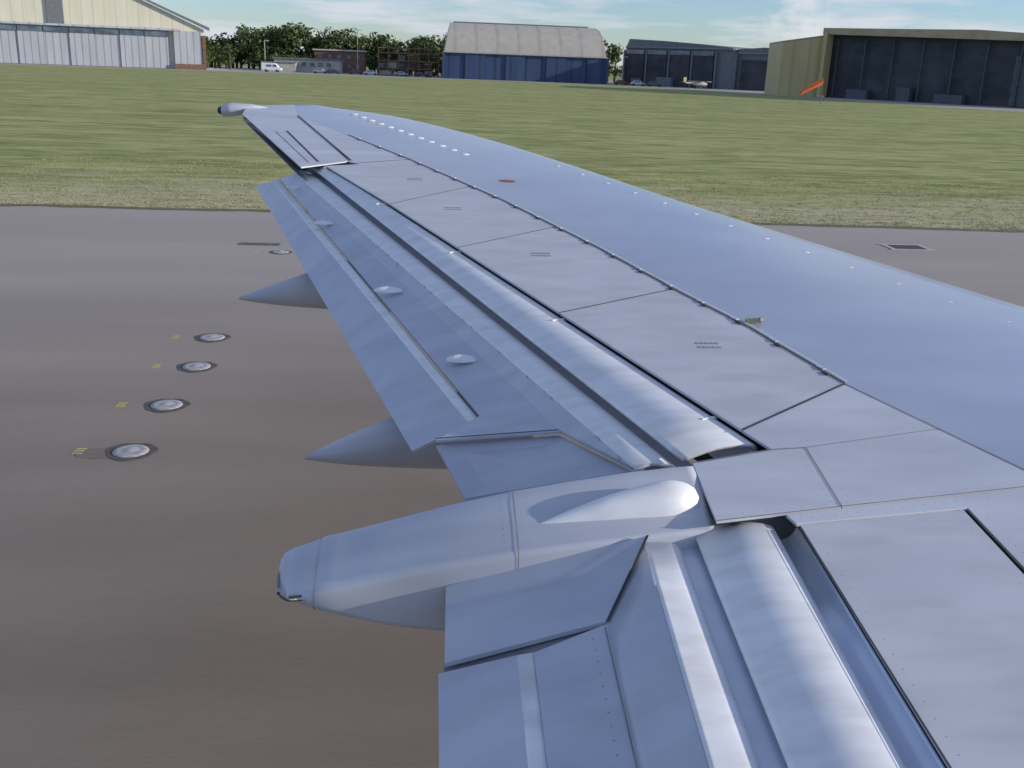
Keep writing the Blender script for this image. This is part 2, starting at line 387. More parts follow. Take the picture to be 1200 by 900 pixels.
for _ in range(34):
    t=random.random()
    if t<.3: continue
    c=w(*mid(M1[0],M1[1],t,.139)); pt.append((c+Vector((random.uniform(-.008,.01),0,-.001)),(random.uniform(.003,.008),random.uniform(.01,.035),.0025)))
domes('paint_chips',pt,WORN,WING,7,1)

# ------------------------------------------------------------ ground
def nodes_setup(name):
    global N,L,tc
    m_,nt_,b_=new_mat(name); N=nt_.nodes; L=nt_.links; tc=N.new('ShaderNodeTexCoord'); return m_,b_
def nz(sc,s,d,dist=0):
    mp=N.new('ShaderNodeMapping'); mp.inputs['Scale'].default_value=sc; L.new(tc.outputs['Object'],mp.inputs['Vector'])
    n_=N.new('ShaderNodeTexNoise'); n_.inputs['Scale'].default_value=s; n_.inputs['Detail'].default_value=d; n_.inputs['Distortion'].default_value=dist
    L.new(mp.outputs['Vector'],n_.inputs['Vector']); return n_.outputs['Fac']
def ramp(f,els):
    r=N.new('ShaderNodeValToRGB'); e=r.color_ramp.elements
    e[0].position=els[0][0]; e[0].color=(*els[0][1],1); e[1].position=els[1][0]; e[1].color=(*els[1][1],1)
    for p_,c_ in els[2:]:
        x=e.new(p_); x.color=(*c_,1)
    L.new(f,r.inputs['Fac']); return r.outputs['Color']
def mix(f,a,b_,bt='MIX'):
    x=N.new('ShaderNodeMixRGB'); x.blend_type=bt
    if isinstance(f,(int,float)): x.inputs['Fac'].default_value=f
    else: L.new(f,x.inputs['Fac'])
    L.new(a,x.inputs['Color1']); L.new(b_,x.inputs['Color2']); return x.outputs['Color']
GRASS,b=nodes_setup('grass_field')
fine=ramp(nz((1,1,1),2.2,12),[(.3,(.24,.26,.085)),(.7,(.42,.42,.17))])
streak=ramp(nz((.03,.25,1),1.0,9,.5),[(.38,(.20,.235,.07)),(.60,(.50,.48,.21))])
col=mix(.5,fine,streak)
mot=ramp(nz((.25,1.0,1),2.0,9,.3),[(.40,(.13,.155,.05)),(.58,(.48,.46,.21))])
col=mix(.42,col,mot)
mot2=ramp(nz((.09,.35,1),2.2,10,.8),[(.45,(.12,.15,.045)),(.56,(.44,.43,.19))])
col=mix(.28,col,mot2)
dry=ramp(nz((.4,1.5,1),1.6,8),[(.3,(.38,.34,.21)),(.7,(.56,.51,.34))])
sep=N.new('ShaderNodeSeparateXYZ'); L.new(tc.outputs['Object'],sep.inputs['Vector'])
mr=N.new('ShaderNodeMapRange'); mr.inputs['From Min'].default_value=27; mr.inputs['From Max'].default_value=40; mr.inputs['To Min'].default_value=.40; mr.inputs['To Max'].default_value=-.10
L.new(sep.outputs['Y'],mr.inputs['Value'])
ad=N.new('ShaderNodeMath'); ad.operation='ADD'; L.new(mr.outputs['Result'],ad.inputs[0]); L.new(nz((.08,.6,1),1.5,6),ad.inputs[1])
st_=N.new('ShaderNodeMapRange'); st_.inputs['From Min'].default_value=.5; st_.inputs['From Max'].default_value=.82; st_.inputs['To Max'].default_value=.85; L.new(ad.outputs[0],st_.inputs['Value'])
col=mix(st_.outputs['Result'],col,dry)
L.new(col,b.inputs['Base Color']); b.inputs['Roughness'].default_value=.95; setin(b,'Specular IOR Level',.1)
bp=N.new('ShaderNodeBump'); bp.inputs['Strength'].default_value=.5; bp.inputs['Distance'].default_value=.08
L.new(nz((.5,1.5,1),5,12),bp.inputs['Height']); L.new(bp.outputs['Normal'],b.inputs['Normal'])
mesh('grass',[(-3000,-300,0),(3000,-300,0),(3000,6000,0),(-3000,6000,0)],[[0,1,2,3]],GRASS)

ASP,b=nodes_setup('runway_asphalt')
c1=ramp(nz((.12,1.0,1),1.3,8),[(.3,(.245,.208,.178)),(.7,(.31,.265,.228))])
c2=ramp(nz((.6,9,1),5,10),[(.3,(.20,.168,.144)),(.7,(.34,.292,.252))])
col=mix(.35,c1,c2)
c3=ramp(nz((.01,.35,1),1.0,3),[(.42,(.17,.144,.124)),(.62,(.34,.292,.25))])
col=mix(.38,col,c3)
c4=ramp(nz((.35,1,1),90,3),[(.35,(.18,.152,.13)),(.65,(.40,.345,.30))])
col=mix(.10,col,c4)
c5=ramp(nz((.25,.5,1),.9,6,.5),[(.4,(.19,.16,.138)),(.65,(.33,.285,.248))])
col=mix(.22,col,c5)
# pavement colour runs from darker near the wing to paler at the far edge
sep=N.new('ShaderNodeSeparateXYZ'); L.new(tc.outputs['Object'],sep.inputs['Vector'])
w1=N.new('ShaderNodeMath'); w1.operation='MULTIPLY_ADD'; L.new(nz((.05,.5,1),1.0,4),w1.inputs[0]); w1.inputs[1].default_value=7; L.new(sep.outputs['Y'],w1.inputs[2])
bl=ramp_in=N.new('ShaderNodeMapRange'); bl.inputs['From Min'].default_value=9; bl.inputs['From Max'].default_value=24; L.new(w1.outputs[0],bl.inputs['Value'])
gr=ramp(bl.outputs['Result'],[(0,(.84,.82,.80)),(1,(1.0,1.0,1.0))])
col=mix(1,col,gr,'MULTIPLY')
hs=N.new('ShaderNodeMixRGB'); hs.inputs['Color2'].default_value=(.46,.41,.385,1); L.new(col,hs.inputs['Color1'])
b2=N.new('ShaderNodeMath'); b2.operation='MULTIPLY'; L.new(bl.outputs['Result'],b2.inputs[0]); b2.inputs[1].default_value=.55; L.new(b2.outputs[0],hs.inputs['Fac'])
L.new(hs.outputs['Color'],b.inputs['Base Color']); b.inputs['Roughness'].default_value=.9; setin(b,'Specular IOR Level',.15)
bp=N.new('ShaderNodeBump'); bp.inputs['Strength'].default_value=.06; bp.inputs['Distance'].default_value=.006
L.new(nz((.5,1,1),60,4),bp.inputs['Height']); L.new(bp.outputs['Normal'],b.inputs['Normal'])
def edge(x,base=27.9): return base-.00085*(x-0)**2*.9+.12*noise.noise(Vector((x*.35,3,0)))+.05*noise.noise(Vector((x*2.1,9,0)))
xs=[-400,-120,-40]+[-30+i*.25 for i in range(0,261)]+[45,120,400]
def eb(x):
    xx=max(-40,min(40,x)); return edge(xx)
V=[(x,eb(x),.004) for x in xs]+[(x,-250,.004) for x in xs]; k_=len(xs)
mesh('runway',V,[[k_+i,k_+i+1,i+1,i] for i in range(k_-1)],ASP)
SOIL=noisy('verge_soil',(.09,.085,.045),(.17,.155,.09),(1,4,1),3,8,.95,0)
V=[];F=[]
for x in xs: V+=[(x,eb(x)-.16-.10*noise.noise(Vector((x*1.3,0,4))),.008),(x,eb(x)+.02,.03),(x,eb(x)+.25,.012)]
for i in range(k_-1):
    for j in range(2): F.append([3*i+j,3*i+3+j,3*i+4+j,3*i+1+j])
mesh('verge_soil',V,F,SOIL)
V=[];F=[]
def tuft(x,y,h):
    for _ in range(5):
        a=random.uniform(0,6.28); r=random.uniform(0,.12); wd=random.uniform(.008,.02)
        cx=x+r*math.cos(a*3)*1.5; cy=y+r*math.sin(a*3); b0=len(V)
        lx=random.uniform(-.06,.06); ly=random.uniform(-.04,.04)
        V.extend([(cx-wd*math.cos(a),cy-wd*math.sin(a),0),(cx+wd*math.cos(a),cy+wd*math.sin(a),0),(cx+lx,cy+ly,h*random.uniform(.5,1.1))]); F.append([b0,b0+1,b0+2])
for _ in range(12000):
    x=random.uniform(-15,32); u=random.random()**2; y=eb(x)+.05+u*14
    if x<y*-.42-1.5 or x>y*.62+2: continue
    tuft(x,y,random.uniform(.02,.045))
GT=noisy('grass_blades',(.26,.27,.10),(.40,.38,.18),(.5,1,1),1.3,8,.9,0,spec=.15)
mesh('grass_tufts',V,F,GT)
APR=noisy('apron_concrete',(.32,.30,.28),(.40,.38,.35),(.05,.2,1),1,6,.9,0)
ap=[(-600,262),(-120,264),(-57,284),(3,296),(45,296),(66,262),(78,215),(88,176),(112,138),(190,90),(500,10),(900,10),(900,420),(-600,420)]
mesh('apron',[(x,y,.004) for x,y in ap],[list(range(len(ap)))],APR)

RING=noisy('light_tar_ring',(.08,.07,.06),(.13,.11,.095),(1,3,1),6,6,.8,0)
STEEL=noisy('light_steel',(.34,.33,.33),(.55,.54,.54),(2,6,1),5,6,.5,.2)
YP=noisy('yellow_paint',(.50,.43,.12),(.58,.50,.16),(2,8,1),6,6,.8,0)
def disc(V,F,cx,cy,z,rx,ry,seg=28):
    b0=len(V)
    for s in range(seg):
        a=2*math.pi*s/seg; j=1+.05*math.sin(3*a+cx*7)+.03*math.sin(7*a); V.append((cx+rx*j*math.cos(a),cy+ry*j*math.sin(a),z))
    F.append([b0+i for i in range(seg)])
TP=noisy('tar_patch',(.17,.145,.125),(.21,.18,.155),(1,3,1),6,6,.85,0)
for i,(x,y,r) in enumerate([(-3.2,21.8,.19),(-3.2,14.7,.20),(-3.1,13.2,.20),(-3.1,11.6,.20),(-3.1,10.1,.20)]):
    e=empty('runway_inset_light',(x,y,0))
    V=[];F=[];disc(V,F,0,0,.009,r*1.28,r*1.28); mesh('tar_ring',V,F,RING,e)
    V=[];F=[];seg=24
    prof=[(r*.92,.011),(r*.88,.018),(r*.62,.024),(r*.58,.021),(r*.35,.034),(0.001,.038)]
    for pr,z in prof:
        for s in range(seg): a=2*math.pi*s/seg; V.append((pr*math.cos(a),pr*math.sin(a),z))
    for q_ in range(len(prof)-1):
        for s in range(seg): F.append([q_*seg+s,q_*seg+(s+1)%seg,(q_+1)*seg+(s+1)%seg,(q_+1)*seg+s])
    mesh('steel_housing',V,F,STEEL,e,True)
    its=[((-.53+random.uniform(-.01,.01),-.06+j*.065,.006),(.10,.025,.004),0) for j in range(3)]
    boxes('yellow_tick_marks',its,YP,e)
    if i==4:
        V=[];F=[];disc(V,F,-.32,-.06,.0065,.22,.15); mesh('tar_patch',V,F,TP,e)
GR=noisy('drain_iron',(.10,.09,.08),(.15,.135,.12),(1,1,1),6,6,.6,.2)
CON=noisy('concrete_frame',(.42,.40,.37),(.50,.47,.44),(1,1,1),4,6,.85,0)
for (x,y,lx,ly) in [(12.0,24.4,.95,.75),(-3.8,22.75,1.0,.4)]:
    e=empty('drain_grate',(x,y,0))
    if x>0: boxes('frame',[((0,ly/2,.012),(lx+.2,.1,.016),0),((0,-ly/2,.012),(lx+.2,.1,.016),0),((lx/2,0,.012),(.1,ly-.1,.016),0),((-lx/2,0,.012),(.1,ly-.1,.016),0)],CON,e)
    boxes('bars',[((-lx/2+.08+j*(lx-.16)/9,0,.010),(.05,ly-.12,.010),0) for j in range(10)],GR,e)
    boxes('pit',[((0,0,.006),(lx-.1,ly-.1,.003),0)],DARK if x>0 else GR,e)

# ------------------------------------------------------------ buildings
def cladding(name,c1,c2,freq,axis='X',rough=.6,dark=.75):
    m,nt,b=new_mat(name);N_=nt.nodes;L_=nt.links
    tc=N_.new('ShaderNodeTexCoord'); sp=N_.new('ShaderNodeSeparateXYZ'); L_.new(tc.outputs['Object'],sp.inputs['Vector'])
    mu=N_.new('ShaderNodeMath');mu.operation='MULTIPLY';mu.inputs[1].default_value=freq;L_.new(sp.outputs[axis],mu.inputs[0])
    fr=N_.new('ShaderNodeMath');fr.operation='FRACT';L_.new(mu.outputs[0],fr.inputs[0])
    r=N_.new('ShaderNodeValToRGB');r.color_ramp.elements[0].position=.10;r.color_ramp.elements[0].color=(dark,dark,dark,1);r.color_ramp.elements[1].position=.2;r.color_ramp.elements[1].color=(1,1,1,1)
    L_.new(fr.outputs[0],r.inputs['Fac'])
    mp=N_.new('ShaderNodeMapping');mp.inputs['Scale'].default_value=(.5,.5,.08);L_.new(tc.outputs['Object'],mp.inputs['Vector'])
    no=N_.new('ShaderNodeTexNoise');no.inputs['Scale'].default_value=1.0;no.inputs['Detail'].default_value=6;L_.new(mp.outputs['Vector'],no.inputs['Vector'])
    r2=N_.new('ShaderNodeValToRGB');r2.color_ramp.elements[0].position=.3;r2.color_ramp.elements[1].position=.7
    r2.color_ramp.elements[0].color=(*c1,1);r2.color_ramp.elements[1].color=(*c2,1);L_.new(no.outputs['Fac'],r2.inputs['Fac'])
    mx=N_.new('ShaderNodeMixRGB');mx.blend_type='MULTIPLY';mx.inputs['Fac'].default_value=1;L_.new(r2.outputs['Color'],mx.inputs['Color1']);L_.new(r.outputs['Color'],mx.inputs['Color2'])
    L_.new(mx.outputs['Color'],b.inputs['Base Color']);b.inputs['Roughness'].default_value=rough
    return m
CREAM=cladding('cream_cladding',(.62,.59,.47),(.70,.67,.55),.35,dark=.88)
DOORW=cladding('hangar_door_white',(.38,.40,.44),(.47,.49,.53),.56,dark=.6)
DOORD=cladding('hangar_door_grey',(.42,.45,.50),(.50,.53,.58),.28,dark=.7)
BLUE=cladding('blue_door',(.03,.06,.14),(.045,.08,.18),.22,dark=.6)
ROOFC=cladding('tan_roof',(.42,.38,.33),(.50,.46,.40),.16,dark=.85)
BRICK=noisy('brown_brick',(.16,.08,.05),(.24,.13,.09),(1,1,1),2,6,.9,0)
YW=cladding('ochre_wall',(.50,.40,.19),(.58,.47,.25),.4,'X',dark=.85)
YB=noisy('ochre_fascia',(.38,.31,.19),(.48,.39,.25),(.2,.2,.2),2,5,.8,0)
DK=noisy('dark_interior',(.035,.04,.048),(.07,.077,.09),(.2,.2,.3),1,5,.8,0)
GREYM=noisy('grey_frame',(.13,.14,.16),(.20,.21,.24),(1,1,1),2,5,.7,0)
DGREY=noisy('dark_grey_frame',(.07,.08,.09),(.11,.12,.135),(1,1,1),2,5,.7,0)
WINB=noisy('grey_glazing',(.08,.11,.15),(.18,.22,.28),(.3,.3,.6),1.5,5,.25,.2)

def prism(name,prof,y0,y1,mat,parent):
    n=len(prof);V=[(x,y0,z) for x,z in prof]+[(x,y1,z) for x,z in prof]
    F=[list(range(n)),list(range(2*n-1,n-1,-1))]+[[i,n+i,n+(i+1)%n,(i+1)%n] for i in range(n)]
    return mesh(name,V,F,mat,parent)
c_=Vector((-63,300,0)); ra=math.radians(13); Rm=Matrix.Rotation(ra,3,'Z')
LH=empty('gable_hangar',c_-Rm@c_); LH.rotation_euler=(0,0,ra)
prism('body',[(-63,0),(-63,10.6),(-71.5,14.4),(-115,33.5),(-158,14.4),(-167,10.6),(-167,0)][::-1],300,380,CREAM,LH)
prism('roof_edge',[(-61.5,10.3),(-61.5,11.2),(-71,15.1),(-115,34.3),(-159,15.1),(-168.5,11.2),(-168.5,10.3),(-115,33.7)],299.0,300.5,GREYM,LH)
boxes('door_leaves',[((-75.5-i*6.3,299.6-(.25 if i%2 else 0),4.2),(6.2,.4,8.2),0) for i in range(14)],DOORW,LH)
boxes('door_track_header',[((-115,299.1,10.25),(92,1.2,.5),0)],DOORD,LH)
boxes('door_windows',[((-75.5-i*6.3,299.3,9.1),(6.0,.3,1.5),0) for i in range(14)],WINB,LH)
boxes('side_pier',[((-67.4,299.3,5),(7.2,1.2,10),0)],DOORW,LH)
boxes('brick_plinth',[((-67.4,298.9,.7),(7.6,1.2,1.4),0),((-63.2,300,4.5),(.8,3,9),0)],BRICK,LH)
boxes('gable_louvre',[((-100.5,299.7,14.2),(4.0,.4,7.6),0)],GREYM,LH)

BH=empty('blue_hangar',(0,0,0))
prof=[(310,0),(310,7.4),(311.5,10.2),(315,13.2),(320,15.2),(327,16.2),(335,16.2),(350,14),(358,10),(359,0)]
V=[(3.5,y,z) for y,z in prof]+[(51.5,y,z) for y,z in prof]; n=len(prof)
V=[(x+(max(0,z-7.4)*.22 if x<10 else -max(0,z-7.4)*.12),y,z) for x,y,z in V]
F=[list(range(n)),list(range(2*n-1,n-1,-1))]+[[i,n+i,n+(i+1)%n,(i+1)%n] for i in range(n)]
mesh('roof_shell',V,F,ROOFC,BH)
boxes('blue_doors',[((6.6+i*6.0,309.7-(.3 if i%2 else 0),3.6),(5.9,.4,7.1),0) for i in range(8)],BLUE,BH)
boxes('door_header',[((27.5,309.2,7.5),(48.4,1.0,.35),0)],noisy('header_white',(.4,.4,.4),(.5,.5,.5),(1,1,1),1,3,.7,0),BH)
boxes('ridge_vent',[((27.5,331,16.4),(42,2,.6),0)],GREYM,BH)
boxes('end_posts',[((3.4,309.4,3.7),(.8,1.2,7.6),0),((51.7,309.4,3.7),(.8,1.2,7.6),0)],BLUE,BH)

def local(name,a,b_):
    a=Vector((*a,0));b_=Vector((*b_,0)); d=b_-a; e=empty(name,a); e.rotation_euler=(0,0,math.atan2(d.y,d.x)); return e,d.length
GH,Lg=local('grey_hangar',(58.5,318),(95,284))
def lprism(name,prof,y0,y1,mat,par):
    n=len(prof);V=[(x,y0,z) for x,z in prof]+[(x,y1,z) for x,z in prof]
    return mesh(name,V,[list(range(n)),list(range(2*n-1,n-1,-1))]+[[i,n+i,n+(i+1)%n,(i+1)%n] for i in range(n)],mat,par)
lprism('body',[(0,0),(Lg*.73,0),(Lg*.73,11.2),(Lg*.5,12.2),(Lg*.25,12.9),(1.0,13.3),(0,11.0)],.5,40,GREYM,GH)
lprism('annex',[(Lg*.735,0),(Lg,0),(Lg,10.9),(Lg*.9,11.6),(Lg*.735,11.0)],1.5,30,GREYM,GH)
boxes('fascia',[((Lg*.365,.1,11.0),(Lg*.72,.6,.5),0),((Lg*.87,1.1,10.0),(Lg*.25,.6,.4),0)],noisy('fascia_pale',(.18,.20,.22),(.24,.26,.28),(1,1,1),1,3,.7,0),GH)
boxes('open_bays',[((Lg*(.07+.155*i),.2,4.6),(Lg*.135,.5,8.6),0) for i in range(4)]+[((Lg*.87,1.2,4.2),(Lg*.2,.5,7.8),0)],DK,GH)
boxes('bay_posts',[((Lg*(.0+.155*i),-.1,5),(.5,.8,10),0) for i in range(5)]+[((Lg*.74,.5,5),(.5,.8,10),0),((Lg*.995,.8,5),(.5,.8,10),0)],GREYM,GH)
boxes('glazing_band',[((Lg*(.07+.155*i),-.15,9.6),(Lg*.135,.2,1.2),0) for i in range(4)],WINB,GH)
boxes('stored_crates',[((Lg*.1,-.6,1),(3,1.5,2),.1),((Lg*.3,-.9,1.3),(5,1.5,2.6),0),((Lg*.55,-.7,.8),(3,1,1.6),.2)],GREYM,GH)

OH,Lo=local('ochre_hangar',(85.6,226),(118,178))
lprism('body',[(0,0),(Lo,0),(Lo,12.4),(Lo*.5,13.9),(Lo*.04,14.2),(0,14.0)],2.2,2.6,DK,OH)
lprism('roof',[(-.4,13.2),(Lo+1,11.6),(Lo+1,12.4),(Lo*.6,14.0),(Lo*.3,14.2),(-.4,14.5)],-.6,45,YB,OH)
boxes('corner_pier',[((.5,.2,6.9),(1.0,2.4,13.2),0)],YW,OH)
boxes('posts',[((2.4+i*(Lo-4)/8,1.6,6.2),(.22,.4,12.0),0) for i in range(9)],DGREY,OH)
boxes('half_open_doors',[((2.4+(i+.5)*(Lo-4)/11,1.9,4.8),((Lo-4)/11-.2,.2,9.2),0) for i in (8,9,10)],DGREY,OH)
boxes('stored_equipment',[((9,1.2,1.0),(5,1.5,2),0),((20,1.2,1.4),(3,1.5,2.8),0),((30,1.2,.9),(6,1.5,1.8),0)],DGREY,OH)
def tol(x,y): 
    v=Matrix.Rotation(-OH.rotation_euler.z,3,'Z')@(Vector((x,y,0))-OH.location); return v.x,v.y
bx=[tol(77.0,228.2),tol(85.3,226.3),tol(90,245),tol(80,247)]; hz=[11.2,12.6,12.6,11.2]
V=[(p[0],p[1],0) for p in bx]+[(p[0],p[1],h) for p,h in zip(bx,hz)]
mesh('side_bay',V,[[3,2,1,0],[4,5,6,7]]+[[i,(i+1)%4,4+(i+1)%4,4+i] for i in range(4)],YW,OH)
V=[(p[0],p[1],h+.02) for p,h in zip(bx,hz)]+[(p[0],p[1],h+.4) for p,h in zip(bx,hz)]
mesh('side_bay_parapet',V,[[3,2,1,0],[4,5,6,7]]+[[i,(i+1)%4,4+(i+1)%4,4+i] for i in range(4)],YB,OH)

e=empty('service_building',(-38,330,0))
boxes('walls',[((0,0,1.9),(20,8,3.8),0),((-8,-6,1.3),(10,4,2.6),0)],noisy('render_wall',(.40,.38,.34),(.50,.48,.44),(1,1,1),1,4,.85,0),e)
boxes('roof',[((0,0,4.0),(21,9,.4),0),((-8,-6,2.75),(10.6,4.6,.3),0)],GREYM,e)
boxes('windows',[((-1+i*2.5,-4.1,2.4),(1.3,.2,1.1),0) for i in range(4)],WINB,e)
e=empty('brick_terminal_block',(-30,350,0))
boxes('walls',[((0,0,3.4),(16,8,6.8),0)],BRICK,e); boxes('roof',[((0,0,7.0),(17,9,.4),0)],noisy('pale_roof',(.5,.5,.5),(.6,.6,.6),(1,1,1),1,3,.7,0),e)
boxes('windows',[((-6+i*3,-4.1,z),(1.5,.2,1.2),0) for i in range(5) for z in(2,5)],WINB,e)
e=empty('steel_storage_rack',(-7,318,0))
it=[];
for i in range(7): it+= [((-9+i*3,0,4),(.3,.3,8),0),((-9+i*3,4,3.6),(.3,.3,7.2),0)]
for z in (2.2,4.4,6.6,8): it+=[((0,-.2,z),(18.4,.3,.3),0)]
boxes('frame',it,BRICK,e)
for j,(c0) in enumerate([(.10,.06,.05),(.34,.30,.25),(.12,.12,.14)]):
    it=[((random.uniform(-8,8),2+random.uniform(-1,1),.9+2.2*random.randint(0,2)),(random.uniform(1.5,3),1.6,random.uniform(1,1.9)),0) for _ in range(9)]
    boxes('stored_pallets_%d'%j,it,noisy('pallet_mix_%d'%j,c0,tuple(v*1.4 for v in c0),(1,1,1),.6,2,.8,0),e)
def van(x,y,col,s=1,name='parked_van'):
    e=empty(name,(x,y,0))
    if name=='parked_van': prof=[(-2.6,.45),(2.5,.45),(2.6,1.0),(1.9,1.25),(1.2,2.1),(.8,2.25),(-2.5,2.3),(-2.6,2.1)]
    else: prof=[(-2.1,.35),(2.1,.35),(2.15,.75),(1.2,.95),(.5,1.45),(-1.0,1.48),(-1.7,1.0),(-2.15,.9)]
    wy_=.9 if name!='parked_van' else .98
    n=len(prof);V=[(a,-wy_,b_) for a,b_ in prof]+[(a,wy_,b_) for a,b_ in prof]
    o=mesh('body',V,[list(range(n)),list(range(2*n-1,n-1,-1))]+[[i,n+i,n+(i+1)%n,(i+1)%n] for i in range(n)],col,e); bev(o,.1,3)
    if name=='parked_van': boxes('windows',[((.9,-wy_-.02,1.6),(.9,.05,.55),0),((-.6,-wy_-.02,1.6),(1.3,.04,.5),0)],WINB,e)
    else: boxes('windows',[((.1,-wy_-.01,1.18),(.8,.05,.32),0),((-.8,-wy_-.01,1.18),(.8,.05,.32),0)],WINB,e)
    V=[];F=[]
    for wx in(-1.4,1.4):
        for wy in(-wy_,wy_):
            b0=len(V);
            for yy in(-.12,.12):
                for k in range(14): a=2*math.pi*k/14; V.append((wx+.34*math.cos(a),wy+yy,.34+.34*math.sin(a)))
            for k in range(14): F.append([b0+k,b0+(k+1)%14,b0+14+(k+1)%14,b0+14+k])
            F.append([b0+k for k in range(14)]);F.append([b0+14+k for k in range(13,-1,-1)])
    mesh('wheels',V,F,DK,e); e.scale=(s,s,s)
van(-46,308,WHITE,1.1)
CARP=[noisy('car_paint_%d'%i,c,c,(1,1,1),1,1,.3,.2) for i,c in enumerate([(.4,.4,.42),(.05,.06,.1),(.2,.05,.04),(.55,.55,.56),(.12,.13,.14)])]
for i in range(7): van(-33+i*4.9+random.uniform(-1,1),314+random.uniform(-2,4),CARP[i%5],1,'parked_car')
for i in range(3): van(55+i*4.2,302-i*3.5,CARP[(i+2)%5],1,'parked_car')
GP=noisy('airplane_grey',(.28,.28,.27),(.36,.36,.34),(1,1,1),1,3,.5,0)
e=empty('parked_light_airplane',(72,281,0)); e.rotation_euler=(0,0,.3)
tube('fuselage',[((x,0,z),r,r) for x,r,z in [(-4,.12,1.6),(-2,.3,1.5),(0,.55,1.4),(1.5,.6,1.4),(2.6,.45,1.3),(3.2,.2,1.3)]],GP,e)
boxes('wings',[((.8,0,2.0),(1.4,10,.14),0),((-3.7,0,1.7),(.8,3.2,.1),0),((-3.8,0,2.3),(.9,.1,1.3),0)],YB,e)
boxes('gear',[((.5,-1.2,.6),(.12,.12,1.1),0),((.5,1.2,.6),(.12,.12,1.1),0),((2.4,0,.5),(.12,.12,1.0),0),((.5,-1.2,.2),(.45,.15,.4),0),((.5,1.2,.2),(.45,.15,.4),0)],DK,e)
boxes('propeller',[((3.3,0,1.3),(.06,.12,1.8),0)],DK,e)
e=empty('windsock',(63.3,166,0))
boxes('pole',[((0,0,1.7),(.12,.12,3.4),0)],noisy('pole_brown',(.20,.12,.08),(.26,.16,.1),(1,1,1),1,2,.6,0),e)
OR=noisy('windsock_orange',(.85,.14,.03),(.9,.20,.05),(1,1,1),2,3,.7,0)
V=[];F=[];seg=14
for i,(t,r) in enumerate([(0,.60),(.25,.57),(.5,.5),(.75,.42),(1,.32)]):
    for s in range(seg):
        a=2*math.pi*s/seg; V.append((-.1-3.4*t+.25*r*math.sin(a),r*math.cos(a),3.5-1.9*t**1.1+r*math.sin(a)))
for i in range(4):
    for s in range(seg): F.append([i*seg+s,i*seg+(s+1)%seg,(i+1)*seg+(s+1)%seg,(i+1)*seg+s])
mesh('sock',V,F,OR,e,True)
for x,y,h in [(-23,330,13),(-52,335,9),(57,312,8)]:
    e=empty('street_lamp',(x,y,0)); boxes('pole',[((0,0,h/2),(.22,.22,h),0)],CON,e); boxes('lamp_head',[((.6,0,h),(1.4,.4,.2),0)],CON,e)

# ------------------------------------------------------------ trees
BARK=noisy('bark',(.05,.04,.03),(.09,.07,.05),(1,1,1),2,3,.9,0)
LEAF1=noisy('foliage_dark',(.045,.075,.028),(.085,.12,.04),(1,1,1),.25,5,.8,0,spec=.2)
LEAF2=noisy('foliage_light',(.08,.12,.04),(.13,.16,.06),(1,1,1),.25,5,.8,0,spec=.2)
def tree_mass(name,specs,leaf=.75,dens=420):
    V=[];F=[];fm=[]
    for (x,y,h,r) in specs:
        b0=len(V)
        for z,rr in((0,.45),(h*.5,.28),(h*.85,.08)):
            for s in range(6): a=math.pi*s/3; V.append((x+rr*math.cos(a),y+rr*math.sin(a),z))
        for i in range(2):
            for s in range(6): F.append([b0+i*6+s,b0+i*6+(s+1)%6,b0+(i+1)*6+(s+1)%6,b0+(i+1)*6+s]); fm.append(0)
        cl=[(x+random.gauss(0,r*.42),y+random.gauss(0,r*.42),h*random.uniform(.25,.88),r*random.uniform(.30,.5)) for _ in range(13)]
        for _ in range(dens):
            c=random.choice(cl); v=Vector((random.gauss(0,1),random.gauss(0,1),random.gauss(0,1))).normalized()*c[3]*random.uniform(.7,1.08)
            p=Vector(c[:3])+v
            if p.z<1: continue
            nrm=(v.normalized()+Vector((random.uniform(-.6,.6),random.uniform(-.6,.6),random.uniform(-.4,.6)))).normalized()
            t1=nrm.orthogonal().normalized(); t2=nrm.cross(t1); s_=leaf*random.uniform(.4,1); an=random.uniform(0,3.14)
            u=t1*math.cos(an)+t2*math.sin(an); v2=nrm.cross(u); b1=len(V)
            V.extend([p+u*s_,p+v2*s_*.7,p-u*s_,p-v2*s_*.7]); F.append([b1,b1+1,b1+2,b1+3]); fm.append(random.choice((1,1,2)))
    return mesh(name,V,F,None,None,False,[BARK,LEAF1,LEAF2],fm)
sp=[]
x=-80
while x<10:
    h=14+3*noise.noise(Vector((x*.07,0,0)))+random.uniform(-1.2,1.2)
    if x<-68: h*=.75
    if x>-25: h*=.92
    sp.append((x,372+random.uniform(-12,12),h,5.2)); x+=random.uniform(1.3,2.2)
tree_mass('tree_line',sp,.7,560)
tree_mass('tree_line',[(57+i*2.8,370+random.uniform(-4,4),15.5-.8*i,4.5) for i in range(4)])
tree_mass('tree_line',[(-78+i*1.7,345+random.uniform(-4,4),random.uniform(6,9),2.6) for i in range(9)],.5,220)
tree_mass('hedge',[(-60+i*2.2,360,random.uniform(4,6),2.4) for i in range(30)],.5,200)
HM=noisy('distant_woods',(.05,.075,.06),(.09,.11,.08),(.02,.02,.1),1,5,.95,0)
V=[];F=[];k=160
for i in range(k+1):
    x=-1400+i*3200/k; V+=[(x,1500,-1),(x,1500,9+7*noise.noise(Vector((x*.006,0,0)))+3*noise.noise(Vector((x*.05,5,0))))]
for i in range(k): F.append([2*i,2*i+2,2*i+3,2*i+1])
mesh('distant_hills',V,F,HM)

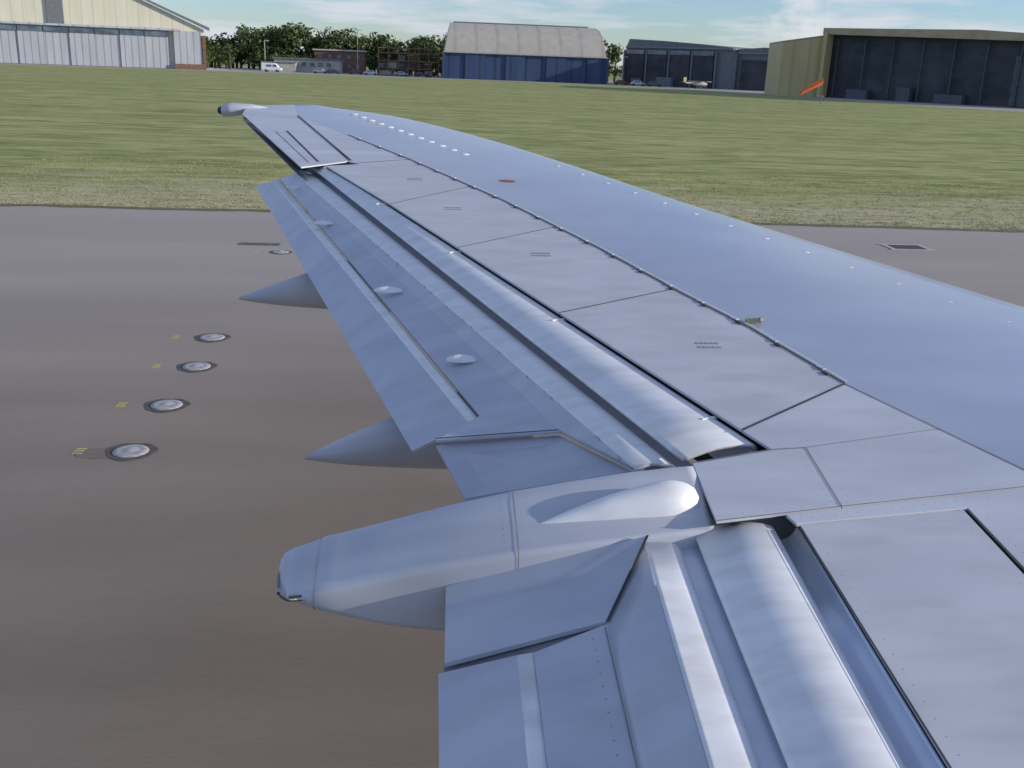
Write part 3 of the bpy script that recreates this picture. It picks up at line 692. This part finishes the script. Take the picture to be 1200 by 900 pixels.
# ------------------------------------------------------------ world, sun
wd=bpy.data.worlds.new('World'); scn.world=wd; wd.use_nodes=True
nt=wd.node_tree;N=nt.nodes;L=nt.links
bg=N['Background']; bg.inputs['Strength'].default_value=.145
sky=N.new('ShaderNodeTexSky'); sky.sky_type='NISHITA'; sky.sun_disc=False
EL=math.radians(13.5); AZ=math.radians(-11)
sky.sun_elevation=EL; sky.sun_rotation=math.pi/2-AZ; sky.air_density=1.0; sky.dust_density=.2; sky.ozone_density=3.0
tc=N.new('ShaderNodeTexCoord')
sp_=N.new('ShaderNodeSeparateXYZ'); L.new(tc.outputs['Generated'],sp_.inputs['Vector'])
def math_(op,a,b_=None):
    x=N.new('ShaderNodeMath'); x.operation=op
    for i,v in enumerate((a,b_)):
        if v is None: continue
        if isinstance(v,(int,float)): x.inputs[i].default_value=v
        else: L.new(v,x.inputs[i])
    return x.outputs[0]
tint=N.new('ShaderNodeMixRGB'); tint.blend_type='MULTIPLY'; tint.inputs['Fac'].default_value=1; tint.inputs['Color2'].default_value=(.84,.94,1.22,1)
L.new(sky.outputs['Color'],tint.inputs['Color1'])
den=math_('ADD',sp_.outputs['Z'],.10)
cx=math_('DIVIDE',sp_.outputs['X'],den); cy=math_('DIVIDE',sp_.outputs['Y'],den)
cb=N.new('ShaderNodeCombineXYZ'); L.new(cx,cb.inputs[0]); L.new(cy,cb.inputs[1])
no=N.new('ShaderNodeTexNoise'); no.inputs['Scale'].default_value=1.0; no.inputs['Detail'].default_value=9; no.inputs['Roughness'].default_value=.58; no.inputs['Distortion'].default_value=.3
L.new(cb.outputs[0],no.inputs['Vector'])
mr=N.new('ShaderNodeMapRange'); mr.inputs['From Min'].default_value=.45; mr.inputs['From Max'].default_value=.62; mr.inputs['To Max'].default_value=.85
L.new(no.outputs['Fac'],mr.inputs['Value'])
mx=N.new('ShaderNodeMixRGB'); mx.inputs['Color2'].default_value=(4.7,4.95,5.5,1)
L.new(mr.outputs['Result'],mx.inputs['Fac']); L.new(tint.outputs['Color'],mx.inputs['Color1'])
n2=N.new('ShaderNodeTexNoise'); n2.inputs['Scale'].default_value=42; n2.inputs['Detail'].default_value=8; n2.inputs['Roughness'].default_value=.6; L.new(tc.outputs['Generated'],n2.inputs['Vector'])
dv=N.new('ShaderNodeVectorMath'); dv.operation='DOT_PRODUCT'; dv.inputs[1].default_value=Vector((math.sin(math.radians(19.5)),math.cos(math.radians(19.5)),.052)).normalized()
L.new(tc.outputs['Generated'],dv.inputs[0])
mk=N.new('ShaderNodeMapRange'); mk.inputs['From Min'].default_value=.9985; mk.inputs['From Max'].default_value=1.0; mk.inputs['To Max'].default_value=.75; L.new(dv.outputs['Value'],mk.inputs['Value'])
sm=math_('ADD',mk.outputs['Result'],n2.outputs['Fac'])
m3=N.new('ShaderNodeMapRange'); m3.inputs['From Min'].default_value=.98; m3.inputs['From Max'].default_value=1.25; m3.inputs['To Max'].default_value=.7; L.new(sm,m3.inputs['Value'])
mx2=N.new('ShaderNodeMixRGB'); mx2.inputs['Color2'].default_value=(5.6,5.6,5.8,1)
L.new(m3.outputs['Result'],mx2.inputs['Fac']); L.new(mx.outputs['Color'],mx2.inputs['Color1'])
L.new(mx2.outputs['Color'],bg.inputs['Color'])
sv=Vector((math.cos(EL)*math.cos(AZ),math.cos(EL)*math.sin(AZ),math.sin(EL)))
ld=bpy.data.lights.new('sun','SUN'); ld.energy=4.9; ld.angle=math.radians(.53); ld.color=(1,.92,.80)
lo=bpy.data.objects.new('sun',ld); scn.collection.objects.link(lo); lo.rotation_euler=sv.to_track_quat('Z','Y').to_euler(); lo.location=(0,0,50)

# ------------------------------------------------------------ camera
psi=math.radians(5);th=math.atan(371.7/1177);r=math.atan(.038)
f=Vector((math.sin(psi)*math.cos(th),math.cos(psi)*math.cos(th),-math.sin(th)))
r0=Vector((math.cos(psi),-math.sin(psi),0));u0=r0.cross(f)
R_=r0*math.cos(r)+u0*math.sin(r);U_=u0*math.cos(r)-r0*math.sin(r)
cd=bpy.data.cameras.new('camera'); co=bpy.data.objects.new('camera',cd); scn.collection.objects.link(co)
M=Matrix((R_,U_,-f)).transposed().to_4x4(); M.translation=Vector((0,0,4.0)); co.matrix_world=M
cd.sensor_width=36; cd.lens=36*1177/1200; cd.clip_start=.05; cd.clip_end=12000
scn.camera=co
